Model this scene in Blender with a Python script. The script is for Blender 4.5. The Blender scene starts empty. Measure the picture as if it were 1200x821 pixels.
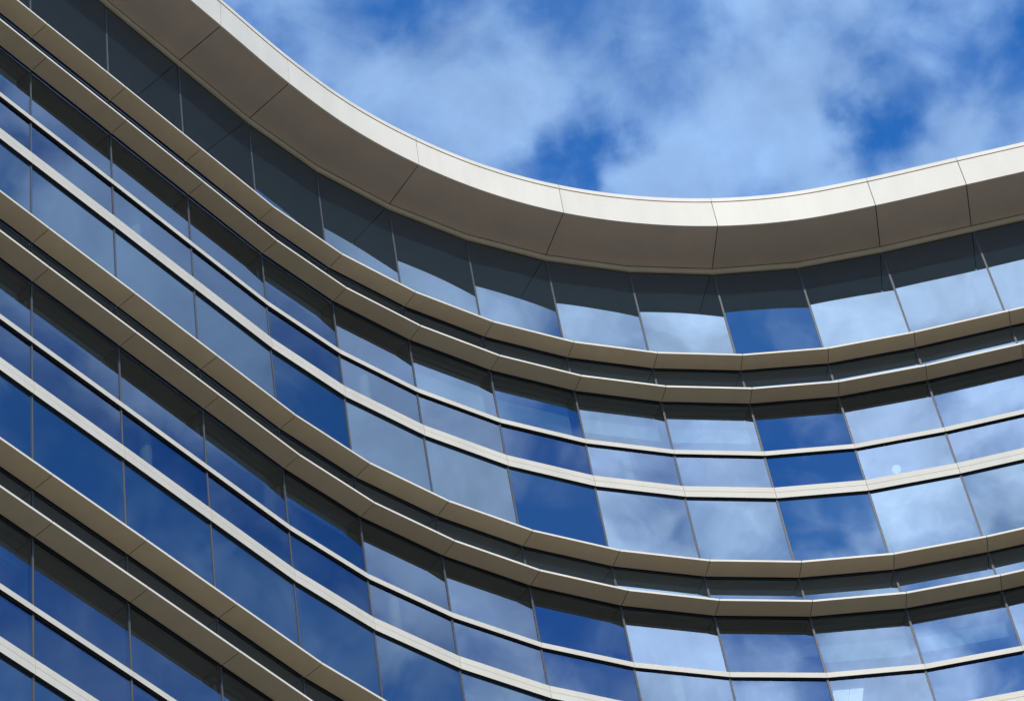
import bpy, math, random
from mathutils import Vector, Matrix

random.seed(7)
scene = bpy.context.scene
COL = scene.collection
EYE = 1.65                                   # camera height above the pavement

# ------------------------------------------------------------------ materials
def new_mat(name):
    m = bpy.data.materials.new(name)
    m.use_nodes = True
    nt = m.node_tree
    nt.nodes.clear()
    return m, nt

def N(nt, kind, **kw):
    n = nt.nodes.new(kind)
    for k, v in kw.items():
        setattr(n, k, v)
    return n

def painted(name, col, rough=.42, spec=.5, vary=.035, mottle=.07, metallic=0.0):
    """Factory-painted aluminium: per-panel tone, faint dirt and gloss variation."""
    m, nt = new_mat(name)
    out = N(nt, 'ShaderNodeOutputMaterial')
    b = N(nt, 'ShaderNodeBsdfPrincipled')
    nt.links.new(b.outputs[0], out.inputs[0])
    b.inputs['Roughness'].default_value = rough
    b.inputs['Metallic'].default_value = metallic
    b.inputs['Specular IOR Level'].default_value = spec
    geo = N(nt, 'ShaderNodeNewGeometry')
    oi = N(nt, 'ShaderNodeObjectInfo')
    n1 = N(nt, 'ShaderNodeTexNoise')
    n1.inputs['Scale'].default_value = 1.1
    n1.inputs['Detail'].default_value = 5
    n1.inputs['Roughness'].default_value = .6
    mp = N(nt, 'ShaderNodeMapping')
    mp.inputs['Scale'].default_value = (2.2, 2.2, .5)
    nt.links.new(geo.outputs['Position'], mp.inputs['Vector'])
    nt.links.new(mp.outputs[0], n1.inputs['Vector'])
    r1 = N(nt, 'ShaderNodeMapRange')
    r1.inputs['From Min'].default_value = .3
    r1.inputs['From Max'].default_value = .7
    r1.inputs['To Min'].default_value = 1 - mottle
    r1.inputs['To Max'].default_value = 1 + mottle * .4
    nt.links.new(n1.outputs['Fac'], r1.inputs['Value'])
    r2 = N(nt, 'ShaderNodeMapRange')
    r2.inputs['To Min'].default_value = 1 - vary
    r2.inputs['To Max'].default_value = 1 + vary
    nt.links.new(oi.outputs['Random'], r2.inputs['Value'])
    mu = N(nt, 'ShaderNodeMath', operation='MULTIPLY')
    nt.links.new(r1.outputs[0], mu.inputs[0])
    nt.links.new(r2.outputs[0], mu.inputs[1])
    vm = N(nt, 'ShaderNodeVectorMath', operation='SCALE')
    vm.inputs[0].default_value = col
    nt.links.new(mu.outputs[0], vm.inputs['Scale'])
    nt.links.new(vm.outputs[0], b.inputs['Base Color'])
    r3 = N(nt, 'ShaderNodeMapRange')
    r3.inputs['To Min'].default_value = rough - .06
    r3.inputs['To Max'].default_value = rough + .08
    nt.links.new(n1.outputs['Fac'], r3.inputs['Value'])
    nt.links.new(r3.outputs[0], b.inputs['Roughness'])
    return m

def plain(name, col, rough=.7, emit=None, es=0.0):
    m, nt = new_mat(name)
    out = N(nt, 'ShaderNodeOutputMaterial')
    b = N(nt, 'ShaderNodeBsdfPrincipled')
    nt.links.new(b.outputs[0], out.inputs[0])
    b.inputs['Roughness'].default_value = rough
    tc = N(nt, 'ShaderNodeTexCoord')
    n1 = N(nt, 'ShaderNodeTexNoise')
    n1.inputs['Scale'].default_value = 3
    n1.inputs['Detail'].default_value = 4
    nt.links.new(tc.outputs['Object'], n1.inputs['Vector'])
    r1 = N(nt, 'ShaderNodeMapRange')
    r1.inputs['To Min'].default_value = .9
    r1.inputs['To Max'].default_value = 1.1
    nt.links.new(n1.outputs['Fac'], r1.inputs['Value'])
    vm = N(nt, 'ShaderNodeVectorMath', operation='SCALE')
    vm.inputs[0].default_value = col
    nt.links.new(r1.outputs[0], vm.inputs['Scale'])
    nt.links.new(vm.outputs[0], b.inputs['Base Color'])
    if emit:
        b.inputs['Emission Color'].default_value = (*emit, 1)
        b.inputs['Emission Strength'].default_value = es
    return m

def glass_mat(name, refl, trans, opaque=None):
    """Coated facade glass: a tinted mirror layer over tinted clear (or back-painted) glass, very slightly pillowed."""
    m, nt = new_mat(name)
    out = N(nt, 'ShaderNodeOutputMaterial')
    g = N(nt, 'ShaderNodeBsdfGlossy')
    g.inputs['Roughness'].default_value = 0.0
    g.inputs['Color'].default_value = (*refl, 1)
    geo = N(nt, 'ShaderNodeNewGeometry')
    oi = N(nt, 'ShaderNodeObjectInfo')
    off = N(nt, 'ShaderNodeVectorMath', operation='SCALE')
    off.inputs[0].default_value = (37., 11., 23.)
    nt.links.new(oi.outputs['Random'], off.inputs['Scale'])
    add = N(nt, 'ShaderNodeVectorMath', operation='ADD')
    nt.links.new(geo.outputs['Position'], add.inputs[0])
    nt.links.new(off.outputs[0], add.inputs[1])
    nz = N(nt, 'ShaderNodeTexNoise')
    nz.inputs['Scale'].default_value = .8
    nz.inputs['Detail'].default_value = 1.0
    nt.links.new(add.outputs[0], nz.inputs['Vector'])
    bp = N(nt, 'ShaderNodeBump')
    bp.inputs['Strength'].default_value = 1.0
    bp.inputs['Distance'].default_value = .0024
    nt.links.new(nz.outputs['Fac'], bp.inputs['Height'])
    nt.links.new(bp.outputs[0], g.inputs['Normal'])
    if opaque:
        body = N(nt, 'ShaderNodeBsdfDiffuse')
        body.inputs['Color'].default_value = (*opaque, 1)
    else:
        body = N(nt, 'ShaderNodeBsdfTransparent')
        body.inputs['Color'].default_value = (*trans, 1)
    a = N(nt, 'ShaderNodeAddShader')
    nt.links.new(g.outputs[0], a.inputs[0])
    nt.links.new(body.outputs[0], a.inputs[1])
    nt.links.new(a.outputs[0], out.inputs[0])
    return m

def clear_mat(name, col):
    m, nt = new_mat(name)
    out = N(nt, 'ShaderNodeOutputMaterial')
    t = N(nt, 'ShaderNodeBsdfTransparent')
    t.inputs['Color'].default_value = (*col, 1)
    nt.links.new(t.outputs[0], out.inputs[0])
    return m

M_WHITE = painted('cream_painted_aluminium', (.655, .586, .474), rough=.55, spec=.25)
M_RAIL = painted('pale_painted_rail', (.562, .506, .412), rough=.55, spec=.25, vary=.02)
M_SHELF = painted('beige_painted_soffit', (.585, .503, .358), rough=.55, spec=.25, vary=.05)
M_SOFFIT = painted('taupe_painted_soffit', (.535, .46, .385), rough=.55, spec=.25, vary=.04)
M_DARK = plain('dark_gasket', (.012, .011, .014), .6)
M_JOINT = plain('shadow_joint', (.035, .03, .028), .8)
M_STEEL = painted('grey_anodised_mullion', (.20, .21, .22), rough=.5, vary=.05)
M_GLASS = glass_mat('coated_blue_glass', (.172, .212, .275), (.27, .35, .37))
M_BACK = clear_mat('inner_glass_face', (.92, .95, .95))
M_SPAN = glass_mat('back_painted_glass', (.192, .232, .28), None, (.006, .014, .021))
M_BLIND = plain('grey_blind_fabric', (.42, .45, .45), .9)
M_CEIL = plain('white_ceiling', (.55, .55, .53), .9)
M_SLAB = plain('dark_slab_edge', (.10, .105, .105), .9)
M_CORE = plain('grey_core_wall', (.28, .27, .26), .9)
M_COLUMN = plain('beige_column_paint', (.50, .39, .26), .7)
M_OPAL = plain('opal_white_glass', (.85, .85, .85), .4, (1, .97, .93), .6)
M_LAMP = plain('white_lamp_diffuser', (.85, .85, .83), .5, (1, .96, .9), .9)
M_ROOF = plain('grey_roof_membrane', (.32, .32, .31), .9)

# ------------------------------------------------------------------ plan of the facade (one point per mullion)
PLAN = [(-5.956, 24.165), (-5.107, 25.49), (-4.258, 26.828), (-3.411, 28.159), (-2.539, 29.324), (-1.524, 30.365),
        (-0.386, 31.281), (0.861, 32.036), (2.199, 32.612), (3.599, 33.015), (5.038, 33.229), (6.491, 33.246),
        (8.077, 33.181)]
P = {i: Vector(p) for i, p in enumerate(PLAN)}
dl = (P[0] - P[3]) / 3
for k in range(1, 9):
    P[-k] = P[0] + dl * k
dr = (P[12] - P[11])
for k in range(1, 9):
    P[12 + k] = P[12] + dr * k
I0, I1 = -6, 19                               # first and last mullion line built
Z0 = EYE
H = 4.930
ZA, ZB, ZC, ZD, ZDB = 38.009 + Z0, 37.165 + Z0, 35.981 + Z0, 35.121 + Z0, 34.871 + Z0
ZG, ZS, ZF = 40.600 + Z0, 40.722 + Z0, 41.454 + Z0
OA, OB, OE = .306, .298, .915
GL = -.033                                    # glass plane behind the facade line

def miter(i):
    a = (P[i] - P[i - 1]).normalized() if i - 1 in P else (P[i + 1] - P[i]).normalized()
    b = (P[i + 1] - P[i]).normalized() if i + 1 in P else a
    t = (a + b).normalized()
    c = t.dot(a)
    return Vector((t.y, -t.x)) / max(c, .5)   # points out of the facade

def off(i, o):
    return P[i] + miter(i) * o

def catmull(u, o):
    """Smooth curve through the offset mullion points; u runs in mullion numbers."""
    i = min(max(math.floor(u), I0), I1 - 1)
    t = u - i
    q = [off(max(min(i + d, I1 + 1), I0 - 1), o) for d in (-1, 0, 1, 2)]
    return .5 * ((2 * q[1]) + (q[2] - q[0]) * t + (2 * q[0] - 5 * q[1] + 4 * q[2] - q[3]) * t * t
                 + (3 * q[1] - q[0] - 3 * q[2] + q[3]) * t ** 3)

def poly(u, o):
    i = min(max(math.floor(u), I0), I1 - 1)
    return off(i, o).lerp(off(i + 1, o), u - i)

# ------------------------------------------------------------------ mesh helper
class MB:
    def __init__(self):
        self.v, self.f, self.m = [], [], []

    def quad(self, a, b, c, d, m=0):
        n = len(self.v)
        self.v += [tuple(a), tuple(b), tuple(c), tuple(d)]
        self.f.append((n, n + 1, n + 2, n + 3))
        self.m.append(m)

    def prism(self, a, b, c, d, z0, z1, m=0, m_bottom=None, m_top=None):
        """a-b the outer edge, c-d the inner edge of the plan quad (a,b,c,d in turn); vertical extrusion z0..z1."""
        ar = (b - a).cross(d - a)
        if ar < 0:
            a, b, c, d = b, a, d, c
        lo = [Vector((*q, z0)) for q in (a, b, c, d)]
        hi = [Vector((*q, z1)) for q in (a, b, c, d)]
        self.quad(lo[3], lo[2], lo[1], lo[0], m if m_bottom is None else m_bottom)
        self.quad(hi[0], hi[1], hi[2], hi[3], m if m_top is None else m_top)
        for k in range(4):
            l = (k + 1) % 4
            self.quad(lo[k], lo[l], hi[l], hi[k], m)

    def build(self, name, mats, parent=None, bevel=0):
        me = bpy.data.meshes.new(name)
        me.from_pydata(self.v, [], self.f)
        for mm in (mats if isinstance(mats, (list, tuple)) else [mats]):
            me.materials.append(mm)
        me.polygons.foreach_set('material_index', self.m)
        me.update()
        o = bpy.data.objects.new(name, me)
        COL.objects.link(o)
        if parent is not None:
            o.parent = parent
        return o

def empty(name, parent=None, loc=(0, 0, 0)):
    o = bpy.data.objects.new(name, None)
    COL.objects.link(o)
    o.location = loc
    if parent is not None:
        o.parent = parent
    return o

# ------------------------------------------------------------------ the building
bld = empty('office_building')
bld['label'] = 'curved glass office building with cream horizontal sunshades and a deep overhanging eave'
bld['category'] = 'building'

def bay_strip(i, o_out, o_in, gap):
    """Plan quad of one bay between two offsets, shortened by gap/2 at each end."""
    a, b, c, d = off(i, o_out), off(i + 1, o_out), off(i + 1, o_in), off(i, o_in)
    t = (P[i + 1] - P[i]).normalized() * (gap / 2)
    return a + t, b - t, c - t, d + t

def ring(mb, o_out, o_in, z0, z1, m=0, **kw):
    for i in range(I0, I1):
        mb.prism(*bay_strip(i, o_out, o_in, 0), z0, z1, m, **kw)

def sunshade(z, o, name='sunshade'):
    core = MB()
    ring(core, o - .012, .012, z + .008, z + .030)
    core = core.build(name, M_JOINT, bld)
    for i in range(I0, I1):
        b = MB()
        q = bay_strip(i, o, 0.0, .010)
        b.prism(*q, z, z + .034, 0)
        # turned-down drip edge along the front
        lip = bay_strip(i, o + .006, o + .0005, .010)
        b.prism(*lip, z - .002, z + .037, 1)
        b.build('sunshade_panel', [M_SHELF, M_WHITE], core)

def rail(z1, z0, groove, name):
    core = MB()
    ring(core, -.014, -.07, z0 + .008, z1 - .006)
    core = core.build(name, M_DARK, bld)
    for i in range(I0, I1):
        b = MB()
        if groove:
            zm = (z0 + z1) / 2 + .006
            q = bay_strip(i, .004, -.045, .006)
            b.prism(*q, zm + .006, z1, 0)
            q = bay_strip(i, .008, -.045, .006)
            b.prism(*q, z0, zm - .005, 0, m_bottom=1)
        else:
            q = bay_strip(i, .006, -.045, .004)
            b.prism(*q, z0, z1, 0, m_bottom=1)
        b.build('rail_panel', [M_RAIL, M_DARK], core)

def window(i, z0, z1, name, glass, blind=None):
    a, b = off(i, GL), off(i + 1, GL)
    t = (b - a).normalized()
    n = Vector((t.y, -t.x))
    L = (b - a).length
    def pt(s, o):
        return a + t * s + n * o
    def bar(mb, s0, s1, o0, o1, za, zb, m=0):
        mb.prism(pt(s0, o1), pt(s1, o1), pt(s1, o0), pt(s0, o0), za, zb, m)
    fr = MB()
    e, w = .011, .006
    bar(fr, e, e + w, -.06, .006, z0, z1)
    bar(fr, L - e - w, L - e, -.06, .006, z0, z1)
    bar(fr, e + w, L - e - w, -.06, .006, z0, z0 + .014)
    bar(fr, e + w, L - e - w, -.06, .006, z1 - .007, z1)
    fo = fr.build(name, M_DARK, bld)
    # the pane: a thin slab, each set a hair out of true like real glazing
    ex, ez = random.uniform(-.0016, .0016), random.uniform(-.002, .002)
    s0, s1, za, zb = e + .003, L - e - .003, z0 + .004, z1 - .004
    pb = MB()
    def V(s, z, o):
        k = ex * (s / L - .5) * 2 + ez * ((z - z0) / (z1 - z0) - .5) * 2
        q = pt(s, o + k)
        return Vector((q.x, q.y, z))
    F = [V(s0, za, 0), V(s1, za, 0), V(s1, zb, 0), V(s0, zb, 0)]
    B = [V(s0, za, -.024), V(s1, za, -.024), V(s1, zb, -.024), V(s0, zb, -.024)]
    pb.quad(*F, 0)
    pb.quad(B[3], B[2], B[1], B[0], 1)
    for k in range(4):
        l = (k + 1) % 4
        pb.quad(F[l], F[k], B[k], B[l], 2)
    pb.build('pane', [glass, M_BACK if glass is M_GLASS else M_DARK, M_DARK], fo)
    if blind:
        bb = MB()
        drop = blind
        bar(bb, .07, L - .07, -.208, -.204, z1 - drop, z1 - .015)
        bar(bb, .07, L - .07, -.218, -.198, z1 - drop - .03, z1 - drop)
        bar(bb, .05, L - .05, -.25, -.16, z1 - .10, z1 - .012, 1)
        bar(bb, .16, .17, -.203, -.198, z1 - drop - .085, z1 - drop - .03)
        bb.build('roller_blind', [M_BLIND, M_SLAB], fo)
    return fo

def mullion(i, z0, z1, name='mullion'):
    c = off(i, GL)
    nn = miter(i).normalized()
    t = Vector((-nn.y, nn.x))
    mb = MB()
    def bar(s0, s1, o0, o1, m):
        mb.prism(c + t * s0 + nn * o1, c + t * s1 + nn * o1, c + t * s1 + nn * o0, c + t * s0 + nn * o0, z0, z1, m)
    bar(-.0065, .0065, -.06, .002, 1)
    bar(-.0105, -.0065, -.06, .005, 0)
    bar(.0065, .0105, -.06, .005, 0)
    mb.build(name, [M_STEEL, M_DARK], bld)

BAYS = range(I0, I1)
# top storey under the eave
for i in BAYS:
    window(i, ZA + .044, ZG - .002, 'eave_window', M_SPAN)
for i in range(I0, I1 + 1):
    mullion(i, ZA + .044, ZG - .002, 'eave_mullion')

BLINDS = {(0, 5): .92, (0, 6): .86, (0, 7): .70, (0, 8): .70, (1, 9): .72, (1, 10): .70, (1, 0): .30, (0, 3): .32, (1, 2): .30,
          (1, -1): .34, (0, 11): .36, (1, 11): .40, (2, -1): .36, (2, 2): .3, (1, 3): .28, (0, -1): .3}
for s in range(3):
    dz = -H * s
    zA, zB, zC, zD, zDb, zA2 = ZA + dz, ZB + dz, ZC + dz, ZD + dz, ZDB + dz, ZA + dz - H
    sunshade(zA, OA)
    sunshade(zB, OB)
    rail(zC, zC - .10, False, 'narrow_rail')
    rail(zD, zDb, True, 'wide_rail')
    for i in BAYS:
        window(i, zB + .044, zA - .004, 'clerestory_window', M_SPAN)
        window(i, zC - .03, zB - .004, 'upper_window', M_GLASS, BLINDS.get((s, i)))
        window(i, zD - .03, zC - .099, 'transom_window', M_GLASS)
        window(i, zA2 + .044, zDb + .001, 'lower_window', M_SPAN)
    for i in range(I0, I1 + 1):
        mullion(i, zB + .044, zA - .004, 'clerestory_mullion')
        mullion(i, zA2 + .044, zB - .004)
    # floor slab with its ceiling side, seen through the glass
    sl = MB()
    for i in BAYS:
        a, b, c, d = bay_strip(i, -.34, -8.0, 0)
        sl.prism(a, b, c, d, zB + .03, zA - .02, 1, m_bottom=0)
        a, b, c, d = bay_strip(i, -.14, -.338, 0)
        sl.prism(a, b, c, d, zB + .02, zB + .10, 1)
    sl.build('floor_slab', [M_CEIL, M_SLAB], bld)
    # round interior columns
    for u in (1.65, 4.62, 7.6):
        p = poly(u, -.60)
        mb = MB()
        K = 28
        for k in range(K):
            a0, a1 = 2 * math.pi * k / K, 2 * math.pi * (k + 1) / K
            q0 = p + Vector((math.cos(a0), math.sin(a0))) * .085
            q1 = p + Vector((math.cos(a1), math.sin(a1))) * .085
            mb.quad(Vector((*q0, zA2)), Vector((*q1, zA2)), Vector((*q1, zB + .028)), Vector((*q0, zB + .028)))
        mb.build('column', M_COLUMN, bld)

cw = MB()
ring(cw, -8.0, -8.3, 0, ZG + .05)
cw.build('core_wall', M_CORE, bld)

# storeys below the picture: simple bands down to the pavement
lw = MB()
zt = ZA - 3 * H
ring(lw, -.06, -.30, 0, zt - .01, 1)
z = zt
while z > 3:
    ring(lw, OA, -.05, z, z + .06, 0)
    ring(lw, OB, -.05, z - (ZA - ZB), z - (ZA - ZB) + .06, 0)
    ring(lw, .006, -.05, z - (ZA - ZC) - .1, z - (ZA - ZC), 0)
    ring(lw, .006, -.05, z - (ZA - ZDB), z - (ZA - ZD), 0)
    z -= H
lw.build('lower_storeys', [M_SHELF, M_SPAN], bld)

# ---- the eave: trim, soffit panels, curved fascia panels, coping
tr = MB()
ring(tr, .010, -.06, ZG, ZS - .012, 0)
eave = tr.build('eave', M_SHELF, bld)
bk = MB()
step = 10
NU = (I1 - I0) * step
def eave_strip(mb, u0, u1, f_out, f_in, z0, z1, m=0, n=None):
    n = n or max(2, int(round((u1 - u0) * 12)))
    for k in range(n):
        a, b = u0 + (u1 - u0) * k / n, u0 + (u1 - u0) * (k + 1) / n
        mb.prism(f_out(a), f_out(b), f_in(b), f_in(a), z0, z1, m)
eave_strip(bk, I0, I1, lambda u: catmull(u, OE - .03), lambda u: poly(u, -.06), ZS + .014, ZS + .05)
eave_strip(bk, I0, I1, lambda u: catmull(u, OE - .03), lambda u: catmull(u, OE - .06), ZS + .05, ZF - .10)
bk.build('eave_backing', M_JOINT, eave)
JOINTS = [-4, -2, 0, 2, 3, 5, 7, 9, 11, 12, 14, 16, 18]
edges = [I0] + JOINTS + [I1]
g = .0055
for u0, u1 in zip(edges[:-1], edges[1:]):
    b = MB()
    eave_strip(b, u0 + g, u1 - g, lambda u: catmull(u, OE - .012), lambda u: poly(u, .0135), ZS, ZS + .012)
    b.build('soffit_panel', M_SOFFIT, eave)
    b = MB()
    n = int(round((u1 - u0) * 14))
    for k in range(n):
        a, c = u0 + g * .7 + (u1 - u0 - g * 1.4) * k / n, u0 + g * .7 + (u1 - u0 - g * 1.4) * (k + 1) / n
        lo0, lo1, hi0, hi1 = catmull(a, OE), catmull(c, OE), catmull(a, OE + .022), catmull(c, OE + .022)
        li0, li1 = catmull(a, OE - .028), catmull(c, OE - .028)
        zl, zh = ZS - .004, ZF - .105
        A, B, C, D = (Vector((*lo0, zl)), Vector((*lo1, zl)), Vector((*hi1, zh)), Vector((*hi0, zh)))
        E_, F_ = Vector((*li0, zl)), Vector((*li1, zl))
        G_, H_ = Vector((*li1, zh)), Vector((*li0, zh))
        b.quad(A, B, C, D)
        b.quad(E_, F_, B, A)
        b.quad(D, C, G_, H_)
        b.quad(F_, E_, H_, G_)
        if k == 0:
            b.quad(A, D, H_, E_)
        if k == n - 1:
            b.quad(B, F_, G_, C)
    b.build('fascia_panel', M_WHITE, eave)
    b = MB()
    eave_strip(b, u0 + g * .4, u1 - g * .4, lambda u: catmull(u, OE + .034), lambda u: catmull(u, OE - .30), ZF - .093, ZF)
    b.build('coping', M_WHITE, eave)
rf = MB()
eave_strip(rf, I0, I1, lambda u: catmull(u, OE - .29), lambda u: poly(u, -8.3), ZF - .30, ZF - .25)
rf.build('roof', M_ROOF, bld)

# ------------------------------------------------------------------ camera (from the vanishing points of the photograph)
F_PX, PITCH, ROLL = 3616.4, math.radians(50.194), math.radians(-11.013)
fw = Vector((0, math.cos(PITCH), math.sin(PITCH)))
upv = Vector((0, -math.sin(PITCH), math.cos(PITCH)))
rtv = Vector((1, 0, 0))
c_, s_ = math.cos(ROLL), math.sin(ROLL)
RX = rtv * c_ + upv * s_
UY = upv * c_ - rtv * s_
cam = bpy.data.cameras.new('camera')
cam.sensor_width = 36
cam.lens = 36 * F_PX / 1200
cam.clip_start = .1
cam.clip_end = 20000
camo = bpy.data.objects.new('camera', cam)
COL.objects.link(camo)
camo.matrix_world = Matrix(((RX.x, UY.x, -fw.x, 0), (RX.y, UY.y, -fw.y, 0), (RX.z, UY.z, -fw.z, EYE), (0, 0, 0, 1)))
scene.camera = camo

def view_dir(px, py):
    return (fw * F_PX + RX * (px - 600) - UY * (py - 410.5)).normalized()

# ------------------------------------------------------------------ two lamps seen inside
def inside_at(px, py, o):
    """Point on the sight line where it has gone `o` metres behind the facade line."""
    d = view_dir(px, py)
    lo, hi = 20.0, 90.0
    best, bt = 1e9, None
    for k in range(3000):
        t = lo + (hi - lo) * k / 3000
        q = Vector((d.x, d.y)) * t
        m = min(((q - poly(I0 + (I1 - I0) * j / 360, -o)).length, j) for j in range(0, 361, 6))[0] if k % 10 == 0 else None
        if m is not None and m < best:
            best, bt = m, t
    return Vector((0, 0, EYE)) + d * bt

def uv_ball(mb, c, r, m=0, nu=20, nv=12):
    for a in range(nu):
        for b in range(nv):
            def pt(x, y):
                th, ph = 2 * math.pi * x / nu, math.pi * y / nv
                return c + Vector((math.cos(th) * math.sin(ph), math.sin(th) * math.sin(ph), math.cos(ph))) * r
            mb.quad(pt(a, b + 1), pt(a + 1, b + 1), pt(a + 1, b), pt(a, b), m)

gp = inside_at(1050.5, 549.5, .55)
gl = empty('globe_lamp', None, gp)
gl['label'] = 'small round white pendant globe glowing behind the glass just above a wide rail'
gl['category'] = 'lamp'
b = MB(); uv_ball(b, Vector((0, 0, 0)), .072)
b.build('globe', M_OPAL, gl)
b = MB()
ceil_z = ZB + .03 - gp.z
v2 = Vector
b.prism(v2((-.006, -.006)), v2((.006, -.006)), v2((.006, .006)), v2((-.006, .006)), .07, ceil_z - .02)
b.build('cord', M_SLAB, gl)
b = MB()
b.prism(v2((-.05, -.05)), v2((.05, -.05)), v2((.05, .05)), v2((-.05, .05)), ceil_z - .02, ceil_z - .002)
b.build('canopy', M_CEIL, gl)

lp = inside_at(993, 822, .9)
tdir = (P[10] - P[9]).normalized()
ll = empty('ceiling_lamp', None, lp)
ll.rotation_euler = (0, 0, math.atan2(tdir.y, tdir.x))
ll['label'] = 'white twin panel ceiling lamp behind the glass at the bottom edge of the photo'
ll['category'] = 'lamp'
b = MB()
b.prism(v2((-.24, -.26)), v2((.24, -.26)), v2((.24, .26)), v2((-.24, .26)), .022, .07)
b.build('housing', M_CEIL, ll)
for x0, x1 in ((-.225, .015), (.035, .225)):
    b = MB()
    b.prism(v2((x0, -.245)), v2((x1, -.245)), v2((x1, .245)), v2((x0, .245)), 0, .02)
    b.build('diffuser', M_LAMP, ll)
b = MB()
hz = ZB - H + .03 - lp.z
for sx in (-.2, .2):
    b.prism(v2((sx - .006, -.006)), v2((sx + .006, -.006)), v2((sx + .006, .006)), v2((sx - .006, .006)), .07, max(hz, .08) - .002)
b.build('hanger', M_SLAB, ll)

# ------------------------------------------------------------------ ground
gm, nt = new_mat('pale_paving')
out = N(nt, 'ShaderNodeOutputMaterial')
bs = N(nt, 'ShaderNodeBsdfPrincipled')
bs.inputs['Roughness'].default_value = .85
nt.links.new(bs.outputs[0], out.inputs[0])
geo = N(nt, 'ShaderNodeNewGeometry')
nz = N(nt, 'ShaderNodeTexNoise'); nz.inputs['Scale'].default_value = .15; nz.inputs['Detail'].default_value = 6
br = N(nt, 'ShaderNodeTexBrick')
br.inputs['Scale'].default_value = 1.0
br.inputs['Color1'].default_value = (.24, .205, .165, 1)
br.inputs['Color2'].default_value = (.275, .235, .19, 1)
br.inputs['Mortar'].default_value = (.16, .15, .13, 1)
br.inputs['Mortar Size'].default_value = .008
nt.links.new(geo.outputs['Position'], nz.inputs['Vector'])
nt.links.new(geo.outputs['Position'], br.inputs['Vector'])
r1 = N(nt, 'ShaderNodeMapRange'); r1.inputs['To Min'].default_value = .8; r1.inputs['To Max'].default_value = 1.15
nt.links.new(nz.outputs['Fac'], r1.inputs['Value'])
vm = N(nt, 'ShaderNodeVectorMath', operation='SCALE')
nt.links.new(br.outputs['Color'], vm.inputs[0])
nt.links.new(r1.outputs[0], vm.inputs['Scale'])
nt.links.new(vm.outputs[0], bs.inputs['Base Color'])
b = MB()
b.quad((-4000, -4000, 0), (4000, -4000, 0), (4000, 4000, 0), (-4000, 4000, 0))
go = b.build('ground', gm)
go['kind'] = 'structure'
go['label'] = 'pale stone paving in front of the building'

# ------------------------------------------------------------------ sun and sky
SUN_EL, SUN_AZ = math.radians(36), math.radians(162)          # azimuth clockwise from +Y
sdir = Vector((math.sin(SUN_AZ) * math.cos(SUN_EL), math.cos(SUN_AZ) * math.cos(SUN_EL), math.sin(SUN_EL)))
sl = bpy.data.lights.new('sun', 'SUN')
sl.energy = 3.2
sl.angle = math.radians(.5)
sl.color = (1, .93, .81)
so = bpy.data.objects.new('sun', sl)
COL.objects.link(so)
so.rotation_euler = sdir.to_track_quat('Z', 'Y').to_euler()
so.location = (30, -60, 80)

w = bpy.data.worlds.new('World')
scene.world = w
w.use_nodes = True
nt = w.node_tree
nt.nodes.clear()
L = nt.links.new
out = N(nt, 'ShaderNodeOutputWorld')
bg = N(nt, 'ShaderNodeBackground')
bg.inputs['Strength'].default_value = .14
L(bg.outputs[0], out.inputs[0])
sky = N(nt, 'ShaderNodeTexSky', sky_type='NISHITA')
sky.sun_disc = False
sky.sun_elevation = SUN_EL
sky.sun_rotation = SUN_AZ
sky.air_density = 1.0
sky.dust_density = .12
sky.ozone_density = 2.5
hsv = N(nt, 'ShaderNodeVectorMath', operation='MULTIPLY')      # the photograph's cool, deep-blue white balance
hsv.inputs[1].default_value = (.14, .87, 1.66)
L(sky.outputs[0], hsv.inputs[0])
tc = N(nt, 'ShaderNodeTexCoord')
D = tc.outputs['Generated']

def math_(op, a, b=None, clamp=False):
    n = N(nt, 'ShaderNodeMath', operation=op, use_clamp=clamp)
    for k, x in enumerate((a, b)):
        if x is None:
            continue
        if isinstance(x, (int, float)):
            n.inputs[k].default_value = x
        else:
            L(x, n.inputs[k])
    return n.outputs[0]

def noise(scale, detail, rough, dist, seed):
    mp = N(nt, 'ShaderNodeMapping')
    mp.inputs['Location'].default_value = (seed, seed * 1.7, -seed * .6)
    L(D, mp.inputs['Vector'])
    n = N(nt, 'ShaderNodeTexNoise')
    n.inputs['Scale'].default_value = scale
    n.inputs['Detail'].default_value = detail
    n.inputs['Roughness'].default_value = rough
    n.inputs['Distortion'].default_value = dist
    L(mp.outputs[0], n.inputs['Vector'])
    return n.outputs['Fac']

base = noise(9.5, 7, .54, .15, 3.1)
fine = noise(34, 5, .55, .5, 8.3)
dwarp = N(nt, 'ShaderNodeTexNoise')
dwarp.inputs['Scale'].default_value = 18
dwarp.inputs['Detail'].default_value = 6
L(D, dwarp.inputs['Vector'])
dw1 = N(nt, 'ShaderNodeVectorMath', operation='SCALE')
L(dwarp.outputs['Color'], dw1.inputs[0])
dw1.inputs['Scale'].default_value = .05
dw2 = N(nt, 'ShaderNodeVectorMath', operation='ADD')
L(D, dw2.inputs[0])
L(dw1.outputs[0], dw2.inputs[1])
puff = N(nt, 'ShaderNodeTexVoronoi', feature='SMOOTH_F1')
puff.inputs['Scale'].default_value = 26
puff.inputs['Detail'].default_value = 0.0
puff.inputs['Roughness'].default_value = .5
puff.inputs['Smoothness'].default_value = .55
L(dw2.outputs[0], puff.inputs['Vector'])
cover = math_('ADD', base, math_('MULTIPLY', math_('SUBTRACT', fine, .5), .34))
cover = math_('ADD', cover, math_('MULTIPLY', math_('SUBTRACT', .45, puff.outputs['Distance']), .26))
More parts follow.
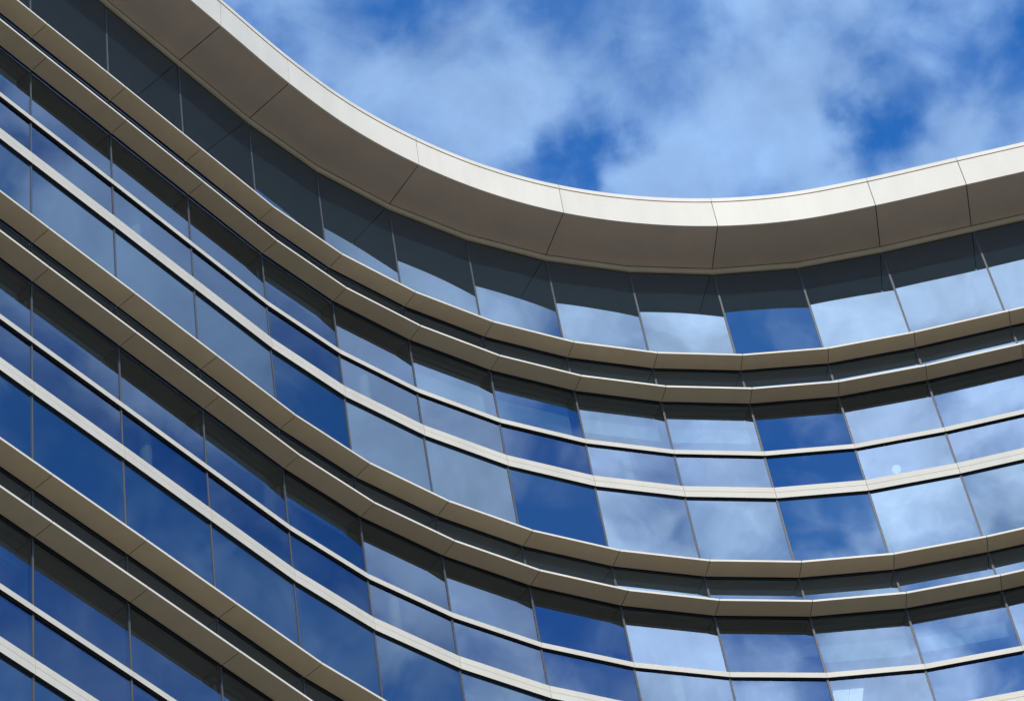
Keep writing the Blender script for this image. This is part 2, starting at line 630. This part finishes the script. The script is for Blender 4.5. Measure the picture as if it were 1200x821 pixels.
# where this day's clouds and clear gaps hang in the sky: (direction, angular radius, amount)
LOBES = [(view_dir(*p), rad, amt) for p, rad, amt in
         [((683, 180), .011, -.34), ((620, 192), .009, -.18), ((710, 208), .009, -.16), ((1043, 145), .012, -.30),
          ((1032, 178), .010, -.22), ((1066, 80), .014, -.16), ((1150, 30), .035, -.20), ((1185, 105), .016, -.22), ((715, 60), .035, .05),
          ((780, 175), .018, .14), ((850, 150), .026, .14), ((935, 185), .026, .16), ((985, 120), .02, .10), ((470, 70), .04, .12), ((560, 150), .022, .14),
          ((610, 130), .012, .08), ((930, 50), .032, .10), ((1108, 115), .010, .18), ((1115, 165), .016, .18), ((490, 8), .010, -.14),
          ((340, 20), .03, .10), ((600, 40), .03, .05)]]

def mirrored(px, py, bay):
    """Where in the sky a pane of this bay shows us, looking along the sight line through this pixel."""
    d = view_dir(px, py)
    t = (P[bay + 1] - P[bay]).normalized()
    n = Vector((t.y, -t.x, 0))
    return d - n * (2 * d.dot(n))
LOBES += [(mirrored(*p), rad, amt) for p, rad, amt in
          [((430, 290, 4), .03, .24), ((510, 340, 5), .03, .30), ((600, 370, 6), .02, -.02), ((700, 380, 7), .03, .28), ((800, 385, 8), .03, .28),
           ((905, 385, 9), .026, -.18), ((1005, 360, 10), .04, .10), ((1110, 340, 11), .05, .12), ((440, 430, 4), .035, .24),
           ((530, 450, 5), .03, .30), ((630, 500, 6), .035, -.20), ((735, 480, 7), .022, .12), ((740, 545, 7), .02, -.16), ((840, 545, 8), .03, .08),
           ((945, 520, 9), .04, -.28), ((1050, 500, 10), .035, .08), ((1150, 460, 11), .025, .16), ((180, 320, 1), .03, .20),
           ((275, 400, 2), .035, .26), ((120, 220, 1), .03, .14), ((200, 260, 2), .02, .10), ((365, 470, 3), .03, -.10), ((455, 520, 4), .03, .16), ((560, 560, 5), .03, .12), ((665, 620, 6), .022, .14),
           ((760, 630, 7), .03, .18), ((865, 615, 8), .035, .24), ((975, 620, 9), .03, -.16), ((1075, 580, 10), .025, .22), ((1120, 625, 10), .015, -.14),
           ((1175, 590, 11), .025, -.14), ((375, 620, 3), .04, -.22), ((470, 670, 4), .03, .28), ((575, 710, 5), .03, .16), ((690, 760, 6), .04, -.12),
           ((790, 755, 7), .02, .14), ((900, 765, 8), .02, .16), ((1010, 745, 9), .02, .26), ((1125, 730, 10), .03, -.04),
           ((100, 600, 0), .07, .02), ((250, 740, 1), .06, -.04), ((330, 720, 2), .05, -.03), ((60, 760, 0), .06, -.04), ((450, 780, 3), .04, -.10)]]
wob = N(nt, 'ShaderNodeTexNoise')
wob.inputs['Scale'].default_value = 60
wob.inputs['Detail'].default_value = 4
L(D, wob.inputs['Vector'])
wv = N(nt, 'ShaderNodeVectorMath', operation='SUBTRACT')
L(wob.outputs['Color'], wv.inputs[0])
wv.inputs[1].default_value = (.5, .5, .5)
wsc = N(nt, 'ShaderNodeVectorMath', operation='SCALE')
L(wv.outputs[0], wsc.inputs[0])
wsc.inputs['Scale'].default_value = .03
wad = N(nt, 'ShaderNodeVectorMath', operation='ADD')
L(D, wad.inputs[0])
L(wsc.outputs[0], wad.inputs[1])
for dv, rad, amt in LOBES:
    dn = N(nt, 'ShaderNodeVectorMath', operation='DISTANCE')
    L(wad.outputs[0], dn.inputs[0])
    dn.inputs[1].default_value = dv
    mr = N(nt, 'ShaderNodeMapRange', interpolation_type='SMOOTHSTEP')
    mr.inputs['From Min'].default_value = 0
    mr.inputs['From Max'].default_value = rad * 2.3
    mr.inputs['To Min'].default_value = amt * .55
    mr.inputs['To Max'].default_value = 0
    L(dn.outputs['Value'], mr.inputs['Value'])
    cover = math_('ADD', cover, mr.outputs[0])
mask = N(nt, 'ShaderNodeMapRange', interpolation_type='SMOOTHSTEP')
mask.inputs['From Min'].default_value = .33
mask.inputs['From Max'].default_value = .68
mask.inputs['To Min'].default_value = .03
mask.inputs['To Max'].default_value = .88
L(cover, mask.inputs['Value'])
# a thin high veil drifting under the blue
veil = N(nt, 'ShaderNodeMapRange', interpolation_type='SMOOTHSTEP')
veil.inputs['From Min'].default_value = .42
veil.inputs['From Max'].default_value = .78
veil.inputs['To Max'].default_value = .46
L(noise(16, 5, .56, .3, 11.9), veil.inputs['Value'])
veiled = math_('SUBTRACT', 1.0, math_('MULTIPLY', math_('SUBTRACT', 1.0, mask.outputs[0]), math_('SUBTRACT', 1.0, veil.outputs[0])))
# clouds are brighter towards the sun (forward scattering)
dt = N(nt, 'ShaderNodeVectorMath', operation='DOT_PRODUCT')
L(D, dt.inputs[0])
dt.inputs[1].default_value = sdir
glow = math_('POWER', math_('MAXIMUM', dt.outputs['Value'], 0.0), 2.6)
cs = N(nt, 'ShaderNodeVectorMath', operation='SCALE')
cs.inputs[0].default_value = (15.4, 16.8, 17.8)
L(glow, cs.inputs['Scale'])
cl = N(nt, 'ShaderNodeVectorMath', operation='ADD')
cl.inputs[0].default_value = (2.5, 4.0, 6.55)
L(cs.outputs[0], cl.inputs[1])
thick = noise(21, 5, .6, .2, 5.7)
tr_ = N(nt, 'ShaderNodeMapRange')
tr_.inputs['From Min'].default_value = .3
tr_.inputs['From Max'].default_value = .7
tr_.inputs['To Min'].default_value = .50
tr_.inputs['To Max'].default_value = 1.30
L(thick, tr_.inputs['Value'])
cl2 = N(nt, 'ShaderNodeVectorMath', operation='SCALE')
L(cl.outputs[0], cl2.inputs[0])
wgt = math_('ADD', .45, math_('MULTIPLY', glow, .6))
L(math_('ADD', 1.0, math_('MULTIPLY', math_('SUBTRACT', tr_.outputs[0], 1.0), wgt)), cl2.inputs['Scale'])
cl = cl2
mix = N(nt, 'ShaderNodeMix', data_type='RGBA')
L(veiled, mix.inputs['Factor'])
L(hsv.outputs[0], mix.inputs['A'])
L(cl.outputs[0], mix.inputs['B'])
L(mix.outputs['Result'], bg.inputs['Color'])

# ------------------------------------------------------------------ render settings
scene.view_settings.view_transform = 'Standard'
scene.view_settings.look = 'None'
scene.view_settings.gamma = 1
scene.view_settings.exposure = 0
scene.view_settings.use_curve_mapping = False
scene.cycles.use_denoising = True
scene.cycles.max_bounces = 8
scene.cycles.transparent_max_bounces = 12
scene.cycles.glossy_bounces = 5
scene.cycles.caustics_reflective = False
scene.cycles.sample_clamp_indirect = 4
